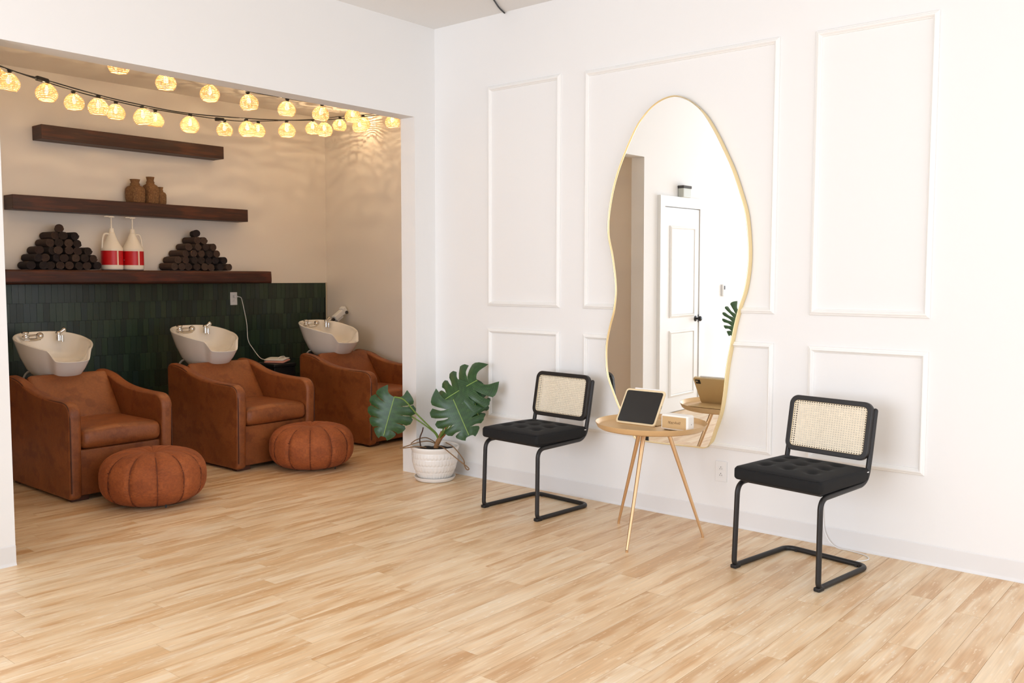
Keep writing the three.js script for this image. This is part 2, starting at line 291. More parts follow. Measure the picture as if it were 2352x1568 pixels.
// green tile wainscot
{
  const w = struct('wall_tile_panel', between(D, D + 0.006, ALX, SIDE - 0.02, 0.16, 1.437), M.grout, 'dark green glazed tile wainscot behind wash basins', 'tile wall');
  const rows = 8, TH = 0.1545, TW = 0.0515, geos = [];
  for (let k = 0; k < 10; k++) { const g = box(TW - 0.0016, TH - 0.0018, 0.009); g.rotateY(rr(-0.01, 0.01)).rotateX(rr(-0.006, 0.006)); geos.push(g); }
  const rest = M.tiles.map(() => []); let n = 0;
  for (let r = 0; r < rows; r++) {
    const y = 1.434 - TH * (r + 0.5), off = ((r * 0.37) % 1) * TW;
    for (let x = SIDE - 0.025 - TW / 2 - off; x > ALX + 0.05; x -= TW) {
      const k = Math.floor(rnd() * 10), m = Math.floor(Math.pow(rnd(), 1.3) * 7), z = D + 0.0095 + rr(0, 0.0018);
      const vis = x > -2.12 && (r < 4 || (x > -1.5 && x < -1.0) || (x > -0.2 && x < 0.28));
      if (vis && n < 300) { const o = part(w, 'tile', geos[k], M.tiles[m]); o.position.set(x, y, z); n++; } else rest[m].push(geos[k].clone().translate(x, y, z));
    }
  }
  rest.forEach((g, m) => { if (g.length) part(w, 'tile_field', merge(g), M.tiles[m]).userData.kind = 'stuff'; });
  struct('trim_7', between(D, D + 0.012, SIDE - 0.02, SIDE - 0.004, 0.16, 1.44), std({ color: 0xcfc3ae, roughness: 0.4 }), 'pale metal edge strip closing the green tiles', 'edge strip');
}

// ------------------------------------------------------------------ wavy mirror
{
  const P = [[2.111, 2.599], [2.031, 2.593], [1.958, 2.563], [1.895, 2.515], [1.839, 2.454], [1.784, 2.364], [1.737, 2.272], [1.689, 2.162], [1.648, 2.026], [1.622, 1.863], [1.626, 1.764], [1.652, 1.656], [1.678, 1.491], [1.682, 1.390], [1.668, 1.273], [1.640, 1.180], [1.616, 1.070], [1.612, 0.985], [1.623, 0.868], [1.665, 0.762], [1.721, 0.648], [1.816, 0.496], [1.850, 0.465], [1.935, 0.459], [2.265, 0.466], [2.345, 0.469], [2.376, 0.490], [2.409, 0.574], [2.446, 0.686], [2.464, 0.788], [2.485, 0.974], [2.508, 1.105], [2.530, 1.220], [2.560, 1.334], [2.586, 1.410], [2.604, 1.506], [2.612, 1.619], [2.605, 1.752], [2.587, 1.878], [2.552, 1.990], [2.501, 2.127], [2.441, 2.250], [2.381, 2.361], [2.312, 2.465], [2.243, 2.533], [2.173, 2.579]];
  const c = new THREE.CatmullRomCurve3(P.map(([z, y]) => V(0, y - 1.5, z - 2.1)), true, 'centripetal'), pts = c.getPoints(260).slice(0, -1);
  const off = (d) => pts.map((p, i) => { const a = pts[(i + pts.length - 1) % pts.length], b = pts[(i + 1) % pts.length], t = b.clone().sub(a).normalize(); return new THREE.Vector2(p.z - (-t.y) * -d, p.y - t.z * -d * -1); });
  const area = (q) => q.reduce((s, p, i) => { const n = q[(i + 1) % q.length]; return s + p.x * n.y - n.x * p.y; }, 0);
  const o0 = pts.map((p) => new THREE.Vector2(p.z, p.y)); let inn = off(0.007); if (Math.abs(area(inn)) > Math.abs(area(o0))) inn = off(-0.007);
  const m = thing('wavy_mirror', 'tall wavy gold-framed mirror on panelled wall', 'mirror', [-0.035, 1.5, 2.1]);
  // shape x -> world z, shape depth -> world -x
  const turn = (g) => g.applyMatrix4(new THREE.Matrix4().set(0, 0, -1, 0, 0, 1, 0, 0, 1, 0, 0, 0, 0, 0, 0, 1));
  const flip = (g) => { const i = g.index; if (i) { for (let k = 0; k < i.count; k += 3) { const a = i.getX(k); i.setX(k, i.getX(k + 1)); i.setX(k + 1, a); } } else { for (const at of Object.values(g.attributes)) { const s = at.itemSize, A = at.array; for (let k = 0; k < at.count; k += 3) for (let j = 0; j < s; j++) { const t = A[k * s + j]; A[k * s + j] = A[(k + 1) * s + j]; A[(k + 1) * s + j] = t; } } } g.computeVertexNormals(); return g; };
  const cs = [[0.032, 0], [-0.013, 0], [-0.0155, 0.2], [-0.0155, 0.8], [-0.013, 1], [0.03, 1], [0.032, 0]], N = o0.length;
  part(m, 'frame', surf(N, cs.length - 1, (u, v) => { const i = Math.round(u * N) % N, k = cs[Math.round(v * (cs.length - 1))]; return [k[0], lerp(o0[i].y, inn[i].y, k[1]), lerp(o0[i].x, inn[i].x, k[1])]; }, true), M.gold, 'thin gold metal rim');
  part(m, 'glass', flip(turn(new THREE.ShapeGeometry(new THREE.Shape(inn))).translate(-0.006, 0, 0)), M.mirror, 'silvered mirror glass');
  part(m, 'backing', flip(turn(new THREE.ExtrudeGeometry(new THREE.Shape(inn), { depth: 0.01, bevelEnabled: false })).translate(0.008, 0, 0)), M.blackWood);
  m.rotation.z = 0.0055;
}

// ------------------------------------------------------------------ cantilever cane chairs
const cane = (() => {
  const nx = 30, ny = 21;
  const c = tex(600, 420, (u, v) => { const w = 0.93 + 0.07 * Math.sin(u * nx * 2 * Math.PI * 2) * Math.sin(v * ny * 2 * Math.PI * 2), k = fbm(u, v, 40, 40, 2, 121); const s = w * (0.95 + 0.1 * k); return [255 * s, 241 * s, 214 * s]; });
  const a = tex(1200, 840, (u, v) => { const x = u * nx % 1 - 0.5, y = v * ny % 1 - 0.5, i = Math.floor(u * nx), j = Math.floor(v * ny); if (u < 0.012 || u > 0.988 || v < 0.016 || v > 0.984) return [255, 255, 255]; const edge = i < 2 || j < 1 || i > nx - 2 || j > ny - 2; const hole = Math.max(Math.abs(x), Math.abs(y)) * 0.6 + Math.hypot(x, y) * 0.4 < (edge ? 0.24 : 0.16); return hole ? [0, 0, 0] : [255, 255, 255]; }, false);
  return std({ map: c, alphaMap: a, transparent: true, roughness: 0.6, side: THREE.DoubleSide });
})();
function roundRect(w, h, r) { const s = new THREE.Shape(), x = -w / 2, y = -h / 2; s.moveTo(x + r, y); s.lineTo(x + w - r, y); s.absarc(x + w - r, y + r, r, -Math.PI / 2, 0); s.lineTo(x + w, y + h - r); s.absarc(x + w - r, y + h - r, r, 0, Math.PI / 2); s.lineTo(x + r, y + h); s.absarc(x + r, y + h - r, r, Math.PI / 2, Math.PI); s.lineTo(x, y + r); s.absarc(x + r, y + r, r, Math.PI, 1.5 * Math.PI); return s; }
function caneChair(label, pos, turn) {   // front faces +z, origin on the floor under the seat
  const t = thing('cane_chair', label, 'chair', pos, turn);
  const w = 0.232, r = 0.0135, fz = 0.255, sy = 0.445;
  const side = (s) => [[s * w, 0.82, -0.278], [s * w, 0.6, -0.236], [s * w, sy + 0.012, -0.202], [s * w, sy, fz - 0.012], [s * (w + 0.006), r, fz]];
  const L = side(-1), R = side(1);
  part(t, 'frame', bentTube([...L, [-w, r, -0.245], [w, r, -0.245], ...R.reverse()], [0.05, 0.07, 0.06, 0.035, 0.06, 0.06, 0.035, 0.06, 0.07, 0.05], r, 420, 12), M.blackMetal, 'bent black steel tube');
  for (const s of [-1, 1]) { part(t, 'tube_cap', new THREE.SphereGeometry(r, 14, 8).translate(s * w, 0.82, -0.278), M.blackMetal); part(t, 'foot_pad', rbox(0.034, 0.02, 0.05, 0.006, s * (w + 0.004), 0.01, fz - 0.012), M.blackPlastic); part(t, 'glide', rbox(0.016, 0.012, 0.03, 0.004, s * w * 0.75, 0.006, -0.245), M.blackPlastic); }
  part(t, 'seat_board', rbox(0.45, 0.014, 0.43, 0.006, 0, 0.459, 0.012), M.blackWood);
  const tuf = []; for (const a of [-0.13, 0, 0.13]) for (const b of [-0.12, 0, 0.12]) tuf.push([a, b]);
  const cu = part(t, 'cushion', puff(0.492, 0.068, 0.475, 0.018, 48, 6, 46, (p) => { const e = Math.max(0, (1 - (p.x / 0.245) ** 4) * (1 - (p.z / 0.2375) ** 4)); if (p.y > 0) { p.y += 0.018 * e; for (const [a, b] of tuf) p.y -= 0.022 * Math.exp(-((p.x - a) ** 2 + (p.z - b) ** 2) / (2 * 0.02 ** 2)); } if (Math.abs(p.y) < 0.025) { p.x *= 1.006; } })  .translate(0, 0.5, 0.028), M.velvet, 'black velvet tufted seat cushion');
  part(cu, 'piping', tube([[-0.236, 0.531, -0.187], [-0.236, 0.531, 0.243], [-0.215, 0.531, 0.261], [0.215, 0.531, 0.261], [0.236, 0.531, 0.243], [0.236, 0.531, -0.187], [0.215, 0.531, -0.205], [-0.215, 0.531, -0.205]], 0.0035, 120, 6, true, 0.1), M.velvet);
  for (const [a, b] of tuf) part(cu, 'button', new THREE.SphereGeometry(0.007, 10, 6).scale(1, 0.5, 1).translate(a, 0.532, 0.028 + b), M.velvet);
  part(cu, 'tag', rbox(0.002, 0.006, 0.02, 0.0008, 0.246, 0.517, -0.19), M.whitePlastic, 'tiny white tag');
  const bh = 0.292, bw = 0.462, bk = new THREE.Matrix4().makeRotationX(-0.185).setPosition(0, 0.713, -0.243);
  const ring = roundRect(bw, bh, 0.045); ring.holes.push(roundRect(bw - 0.038, bh - 0.038, 0.028));
  const fr = part(t, 'back_frame', new THREE.ExtrudeGeometry(ring, { depth: 0.02, bevelEnabled: true, bevelSize: 0.004, bevelThickness: 0.004, bevelSegments: 3, curveSegments: 10 }).applyMatrix4(bk), M.blackWood, 'black rounded wooden back frame');
  const lip = roundRect(bw - 0.02, bh - 0.02, 0.035); lip.holes.push(roundRect(bw - 0.086, bh - 0.078, 0.012));
  part(fr, 'rear_lip', new THREE.ExtrudeGeometry(lip, { depth: 0.006, bevelEnabled: false, curveSegments: 8 }).translate(0, 0, 0.001).applyMatrix4(bk), M.blackWood);
  const pn = new THREE.ShapeGeometry(roundRect(bw - 0.042, bh - 0.042, 0.024), 10), pp = pn.attributes.position, pu = pn.attributes.uv; for (let i = 0; i < pp.count; i++) pu.setXY(i, pp.getX(i) / (bw - 0.042) + 0.5, pp.getY(i) / (bh - 0.042) + 0.5);
  const panel = part(t, 'cane_panel', pn.translate(0, 0, 0.017).applyMatrix4(bk), cane, 'woven natural cane panel');
  const sp = roundRect(bw - 0.039, bh - 0.039, 0.027); sp.holes.push(roundRect(bw - 0.048, bh - 0.048, 0.023));
  part(panel, 'spline', new THREE.ExtrudeGeometry(sp, { depth: 0.005, bevelEnabled: false, curveSegments: 8 }).translate(0, 0, 0.016).applyMatrix4(bk), M.caseCream);
  return t;
}
const chairA = caneChair('black cane-back chair beside the lower wall outlet', [-0.497, 0, 3.152], -Math.PI / 2 - 0.145);
const chairB = caneChair('black cane-back chair between potted monstera and tray table', [-0.405, 0, 1.33], -Math.PI / 2 - 0.08);

// ------------------------------------------------------------------ tray table, tablet, speaker
{
  const y = 0.652, t = thing('tray_table', 'round champagne-gold tray table on three splayed legs', 'table', [-0.523, 0, 2.256]);
  const top = part(t, 'tray_top', lathe([[0, y - 0.012], [0.295, y - 0.012], [0.306, y - 0.004], [0.318, y + 0.022], [0.3175, y + 0.0235], [0.316, y + 0.022], [0.303, y + 0.002], [0.296, y], [0, y]], 96), M.tray, 'shallow round metal tray');
  top.material = M.tray;
  for (const [x, z] of [[0.131, -0.299], [-0.327, 0.056], [0.197, 0.236]]) {
    const a = V(x * 0.3, y - 0.012, z * 0.3), b = V(x, 0.012, z), dir = b.clone().sub(a), g = new THREE.CylinderGeometry(0.0135, 0.0075, dir.length(), 20); g.applyQuaternion(new THREE.Quaternion().setFromUnitVectors(V(0, -1, 0), dir.clone().normalize())).translate((a.x + b.x) / 2, (a.y + b.y) / 2, (a.z + b.z) / 2);
    const l = part(t, 'leg', g, M.trayLeg); part(l, 'foot_tip', cyl(0.0085, 0.0075, 0.012, x, 0.006, z, 16), M.trayLeg);
  }
  part(t, 'hub', cyl(0.13, 0.12, 0.012, 0, y - 0.018, 0, 32), M.tray);
  // tablet in a folding case, screen towards -x
  const b = thing('tablet', 'tablet with black screen in cream folding case', 'tablet', [-0.56, y + 0.001, 2.17], -Math.PI / 2);
  const lean = new THREE.Matrix4().makeRotationX(-0.58).setPosition(0, 0.004, 0.0);
  const w = 0.262, h = 0.222, bar = new THREE.ExtrudeGeometry(roundRect(w, h, 0.018), { depth: 0.008, bevelEnabled: true, bevelSize: 0.002, bevelThickness: 0.002, bevelSegments: 2 }).translate(0, h / 2, -0.008);
  const cs = part(b, 'case', bar.clone().applyMatrix4(lean), M.caseCream, 'cream protective shell');
  part(b, 'screen', new THREE.ExtrudeGeometry(roundRect(w - 0.018, h - 0.02, 0.012), { depth: 0.0015, bevelEnabled: false }).translate(0, h / 2 - 0.001, 0.0018).applyMatrix4(lean), M.screen, 'black glass screen');
  part(b, 'back_cover', new THREE.ExtrudeGeometry(roundRect(w - 0.004, h - 0.004, 0.016), { depth: 0.003, bevelEnabled: false }).translate(0, h / 2, -0.0135).applyMatrix4(lean), M.caseTan, 'tan back cover');
  part(b, 'stylus', new THREE.CapsuleGeometry(0.0046, 0.165, 6, 12).rotateZ(Math.PI / 2).translate(0.008, h + 0.0062, -0.001).applyMatrix4(lean), M.whitePlastic, 'white stylus clipped along top edge');
  const ca = part(cs, 'camera_window', rbox(0.034, 0.034, 0.003, 0.001, -0.1, h - 0.03, -0.0145).applyMatrix4(lean), M.blackPlastic); part(ca, 'lens', cyl(0.006, 0.006, 0.002, 0, 0, 0, 16).rotateX(Math.PI / 2).translate(-0.105, h - 0.025, -0.0165).applyMatrix4(lean), M.chrome);
  part(cs, 'speaker_slit', rbox(0.0015, 0.02, 0.003, 0.0005, w / 2 + 0.002, h * 0.55, -0.004).applyMatrix4(lean), M.slot);
  part(b, 'flap', rbox(w - 0.006, 0.004, 0.17, 0.0015, 0, 0.003, -0.115), M.caseTan, 'folded case flap lying on the tray');
  // speaker
  const s = thing('bluetooth_speaker', 'cream box speaker with tan grille on tray table', 'speaker', [-0.565, y + 0.001, 2.452], -Math.PI / 2);
  part(s, 'body', rbox(0.17, 0.086, 0.076, 0.012, 0, 0.046, 0, 5), M.cream);
  const cv = document.createElement('canvas'); cv.width = 512; cv.height = 230; const g2 = cv.getContext('2d'); g2.fillStyle = '#d0ad7c'; g2.fillRect(0, 0, 512, 230);
  for (let j = 0; j < 26; j++) for (let i = 0; i < 60; i++) { g2.fillStyle = (i + j) % 2 ? '#b8925f' : '#e0c295'; g2.fillRect(i * 8.6, j * 8.9, 7, 4.5); }
  g2.fillStyle = '#6e5130'; g2.font = 'italic bold 60px serif'; g2.textAlign = 'center'; g2.textBaseline = 'middle'; g2.save(); g2.translate(256, 112); g2.fillText('Marshall', 0, 0); g2.fillRect(-108, 27, 100, 4); g2.restore();
  const ct = new THREE.CanvasTexture(cv); ct.colorSpace = THREE.SRGBColorSpace;
  const gg = new THREE.BoxGeometry(0.148, 0.066, 0.003);
  part(s, 'grille', gg.translate(0, 0.046, 0.0385), std({ map: ct, roughness: 0.8 }), 'tan woven grille with dark script lettering');
  for (const x of [-0.06, 0.06]) part(s, 'foot', rbox(0.02, 0.004, 0.05, 0.001, x, 0.002, 0), M.blackPlastic);
  part(s, 'port', cyl(0.002, 0.002, 0.004, 0, 0, 0, 10).rotateZ(Math.PI / 2).translate(0.0845, 0.04, 0.0), M.slot);
}
// wall outlet and cord on the panelled wall
function outlet(label, pos, turn) {
  const o = thing('wall_outlet', label, 'outlet', pos, turn);
  part(o, 'plate', rbox(0.076, 0.124, 0.006, 0.0025, 0, 0, 0.0035), M.whitePlastic);
  for (const s of [-1, 1]) { const f = part(o, 'socket', rbox(0.034, 0.03, 0.004, 0.0015, 0, s * 0.0195, 0.006), M.whitePlastic); part(f, 'slots', merge([box(0.0022, 0.008, 0.002, -0.0065, s * 0.0195 - 0.003, 0.0078), box(0.0022, 0.007, 0.002, 0.0065, s * 0.0195 - 0.003, 0.0078), cyl(0.0026, 0.0026, 0.002, 0, 0, 0, 10).rotateX(Math.PI / 2).translate(0, s * 0.0195 + 0.0075, 0.0078)]), M.slot); }
  return o;
}
outlet('white double outlet low on the panelled wall', [-0.0005, 0.327, 2.438], -Math.PI / 2);
outlet('white double outlet on the green tiles', [0.02, 1.288, D + 0.0145], 0);
solo('power_cord', tube([[-0.012, 0.44, 3.06], [-0.012, 0.248, 3.066], [-0.014, 0.1, 3.08], [-0.022, 0.03, 3.115], [-0.032, 0.004, 3.165], [-0.04, 0.004, 3.229], [-0.065, 0.004, 3.323], [-0.123, 0.004, 3.367], [-0.19, 0.004, 3.345], [-0.25, 0.004, 3.27], [-0.2, 0.004, 3.16]], 0.003, 120, 8), M.whitePlastic, 'thin white cord hanging down panelled wall onto floor', 'cord');
solo('ceiling_cable', tube([[-0.5, 3.36, 1.0], [-0.35, 3.361, 0.888], [-0.235, 3.361, 0.818], [-0.12, 3.361, 0.754], [-0.008, 3.361, 0.705]], 0.0055, 60, 8), M.blackPlastic, 'black cable running along the ceiling to the wall', 'cable');

// ------------------------------------------------------------------ monstera
function leafGeo(len, wid, lobes, curl, notch, ear = 0.6) {   // midrib along +y from the attachment, face +z
  const out = [], N = lobes;
  const half = (t) => wid * 0.5 * Math.pow(Math.sin(Math.PI * clamp(0.12 + 0.86 * Math.pow(t, 0.8), 0, 1)), 0.75);   // half width along the rib
  for (const s of [-1, 1]) for (let i = 0; i < N; i++) {
    const t0 = i / N, t1 = (i + 1) / N;
    const f = (u, v) => {
      const g = notch * smooth(0.35, 0.6, u) * (i === N - 1 ? 0.4 : 1), tv = lerp(t0 + (i ? 0.5 * g / N : 0), t1 - 0.5 * g / N, v);
      const round = 1 - (i === 0 ? 0.3 * (1 - v) ** 2 + 0.1 * v ** 4 : 0.14 * (2 * v - 1) ** 4) * smooth(0.4, 1, u);
      const hw = half(lerp(tv, (t0 + t1) / 2, 0.25)) * round, back = -ear * (1 - tv) ** 2.0, fwd = 0.12 * tv;
      const x = s * hw * u, y = len * (tv * (1 - 0.05 * u) + u * u * (back * 0.75 + fwd)), z = curl * (-u * u * hw * 0.9) - len * 0.28 * curl * tv * tv + 0.006 * Math.sin(v * Math.PI) * smooth(0.2, 0.6, u);
      return [x, y, z];
    };
    const q = surf(8, 4, f); if (s < 0) { const ix = q.index; for (let k = 0; k < ix.count; k += 3) { const a = ix.getX(k); ix.setX(k, ix.getX(k + 1)); ix.setX(k + 1, a); } q.computeVertexNormals(); }
    out.push(q);
  }
  return merge(out);
}
const pal = (u) => u;
function orient(at, tip, face) { const y = V(...tip).sub(V(...at)).normalize(), z0 = V(...face), x = y.clone().cross(z0).normalize(), z = x.clone().cross(y).normalize(); return new THREE.Matrix4().makeBasis(x, y, z).setPosition(...at); }
function monstera(root, leaves) {
  for (const [at, tip, face, wid, lobes, curl, notch, mat, ear] of leaves) {
    const len = V(...tip).distanceTo(V(...at)), m = orient(at, tip, face);
    const l = part(root, 'leaf', leafGeo(len, wid, lobes, curl, notch, ear).applyMatrix4(m), mat || M.leaf);
    part(l, 'midrib', tube([0, 0.25, 0.5, 0.75, 0.97].map((t) => [0, len * t, -len * 0.28 * curl * t * t + 0.0015]), 0.0024, 24, 6).applyMatrix4(m), M.rib);
  }
}
function pot(root, x, y, z, s = 1) {
  const petals = (a, h) => { const row = Math.floor(h * 4), n = 38, ph = (row % 2) * 0.5, u = (a / (2 * Math.PI) * n + ph) % 1, du = Math.abs(u - 0.5) * 2, v = h * 4 - row; const edge = 1 - smooth(0.75, 1, du), tipv = smooth(0, 0.3, v - 0.3 * du * du); return 0.005 * edge * (0.35 + 0.65 * (1 - v)) * tipv; };
  const prof = (t) => [lerp(0.112, 0.168, Math.pow(t, 0.6)) + 0.012 * Math.sin(Math.PI * t), 0.02 + 0.2 * t];
  const body = surf(208, 64, (u, v) => { const a = -u * 2 * Math.PI, [r, h] = prof(v), R = r + petals(u * 2 * Math.PI, clamp(v, 0, 0.999)) * (v > 0.97 ? 0 : 1); return [R * Math.cos(a) * s, h * s, R * Math.sin(a) * s]; }, true);
  const p = part(root, 'pot', body.translate(x, y, z), M.potWhite, 'white ceramic pot with petal relief');
  part(p, 'rim', lathe([[0.168, 0.215], [0.17, 0.222], [0.178, 0.236], [0.181, 0.25], [0.178, 0.257], [0.17, 0.257], [0.164, 0.25], [0.158, 0.22], [0.15, 0.16], [0, 0.155]].map(([a, b]) => [a * s, b * s]), 72).translate(x, y, z), M.potWhite);
  part(p, 'base', cyl(0.112 * s, 0.11 * s, 0.012, x, y + 0.018 * s, z, 48), M.potWhite);
  part(root, 'saucer', lathe([[0, 0], [0.13, 0], [0.142, 0.006], [0.154, 0.03], [0.151, 0.032], [0.148, 0.03], [0.136, 0.012], [0, 0.012]].map(([a, b]) => [a * s, b * s]), 64).translate(x, y, z), M.potWhite, 'white ceramic saucer');
  part(root, 'soil', surf(40, 10, (u, v) => { const a = -u * 2 * Math.PI, r = (1 - v) * 0.158 * s; return [x + r * Math.cos(a), y + (0.222 + 0.012 * v + 0.004 * Math.sin(9 * a) * (1 - v)) * s, z + r * Math.sin(a)]; }, true), M.soil);
}
{
  const px = -0.256, pz = 0.241, o = thing('potted_monstera', 'monstera in white petal-relief pot beside the alcove opening', 'plant', [px, 0, pz]);
  const rel = (a) => a.map(([x, y, z]) => [x - px, y, z - pz]);
  pot(o, 0, 0, 0);
  part(o, 'trunk', tube(rel([[-0.245, 0.225, 0.24], [-0.235, 0.265, 0.245], [-0.215, 0.31, 0.258], [-0.2, 0.35, 0.272]]), 0.019, 20, 12), M.trunk, 'knobbly brown stem');
  part(o, 'stem_stub', tube(rel([[-0.225, 0.29, 0.25], [-0.2, 0.34, 0.29], [-0.195, 0.395, 0.3]]), 0.011, 16, 10), std({ color: 0xa8683f, roughness: 0.7 }));
  part(o, 'petiole', tube(rel([[-0.225, 0.285, 0.25], [-0.245, 0.34, 0.25], [-0.285, 0.399, 0.209], [-0.349, 0.497, 0.137], [-0.407, 0.595, 0.074], [-0.451, 0.617, 0.018]]), 0.0058, 50, 8), M.stem);
  part(o, 'petiole', tube(rel([[-0.225, 0.285, 0.25], [-0.25, 0.34, 0.24], [-0.285, 0.392, 0.19], [-0.324, 0.443, 0.12], [-0.38, 0.495, 0.05], [-0.43, 0.52, 0.0]]), 0.0052, 50, 8), M.stem);
  part(o, 'petiole', tube(rel([[-0.222, 0.3, 0.255], [-0.235, 0.36, 0.3], [-0.251, 0.437, 0.355], [-0.243, 0.61, 0.501], [-0.215, 0.725, 0.583], [-0.199, 0.763, 0.614]]), 0.0058, 50, 8), M.stem);
  part(o, 'petiole', tube(rel([[-0.222, 0.3, 0.255], [-0.245, 0.36, 0.32], [-0.275, 0.42, 0.4], [-0.312, 0.535, 0.475], [-0.335, 0.61, 0.514], [-0.352, 0.633, 0.524]]), 0.0058, 50, 8), M.stem);
  part(o, 'petiole', tube(rel([[-0.222, 0.3, 0.255], [-0.2, 0.38, 0.33], [-0.17, 0.5, 0.43], [-0.14, 0.63, 0.49], [-0.131, 0.66, 0.505]]), 0.005, 40, 8), M.stem);
  monstera(o, [
    [...rel([[-0.451, 0.617, 0.018], [-0.535, 0.325, -0.02]]), [-0.72, 0.25, 0.62], 0.36, 5, 0.25, 0.06, M.leaf, 0.32],
    [...rel([[-0.199, 0.763, 0.614], [-0.405, 0.625, 0.45]]), [-0.6, 0.6, 0.5], 0.4, 5, 0.3, 0.24],
    [...rel([[-0.352, 0.633, 0.524], [-0.34, 0.385, 0.665]]), [-0.76, 0.3, 0.55], 0.4, 5, 0.28, 0.22],
    [...rel([[-0.131, 0.66, 0.505], [-0.12, 0.47, 0.56]]), [-0.76, 0.1, 0.6], 0.24, 5, 0.3, 0.4, M.leaf]]);
  part(o, 'aerial_root', tube(rel([[-0.229, 0.258, 0.243], [-0.305, 0.29, 0.228], [-0.392, 0.29, 0.203], [-0.472, 0.272, 0.172], [-0.519, 0.259, 0.149], [-0.514, 0.268, 0.2], [-0.43, 0.27, 0.24], [-0.36, 0.255, 0.255]]), 0.0042, 80, 7), M.root);
  part(o, 'aerial_root', tube(rel([[-0.22, 0.262, 0.23], [-0.29, 0.31, 0.19], [-0.37, 0.305, 0.17], [-0.43, 0.285, 0.17]]), 0.004, 50, 7), M.root);
  part(o, 'aerial_root', tube(rel([[-0.269, 0.262, 0.274], [-0.33, 0.268, 0.4], [-0.335, 0.235, 0.48], [-0.315, 0.183, 0.56], [-0.293, 0.148, 0.605], [-0.281, 0.13, 0.61], [-0.281, 0.125, 0.587], [-0.275, 0.15, 0.56], [-0.262, 0.19, 0.535], [-0.25, 0.262, 0.43], [-0.24, 0.285, 0.34]]), 0.004, 100, 7), M.root);
  part(o, 'twig', tube(rel([[-0.37, 0.235, 0.215], [-0.382, 0.315, 0.212], [-0.367, 0.373, 0.224], [-0.361, 0.401, 0.227]]), 0.0048, 30, 7), M.twig);
}
{
  const o = thing('potted_monstera', 'taller monstera by the white door, seen in mirror', 'plant', [-4.25, 0, 0.62]);
  pot(o, 0, 0, 0, 1.1);
  part(o, 'petiole', tube([[0, 0.24, 0], [0.06, 0.5, 0], [0.12, 0.85, 0], [0.24, 1.08, 0.02]], 0.007, 40, 8), M.stem);
  part(o, 'petiole', tube([[0, 0.24, 0], [0.05, 0.4, 0.03], [0.16, 0.58, 0.02]], 0.006, 40, 8), M.stem);
  part(o, 'petiole', tube([[0, 0.24, 0], [-0.08, 0.6, 0.03], [-0.22, 0.95, 0.05]], 0.006, 40, 8), M.stem);
  monstera(o, [[[0.24, 1.08, 0.02], [0.46, 0.86, 0.05], [0.5, 0.35, 0.8], 0.36, 6, 0.3, 0.42], [[0.16, 0.58, 0.02], [0.4, 0.44, 0.06], [0.5, 0.4, 0.8], 0.28, 5, 0.3, 0.42], [[-0.22, 0.95, 0.05], [-0.42, 0.75, 0.08], [-0.4, 0.5, 0.7], 0.3, 6, 0.3, 0.42]]);
}

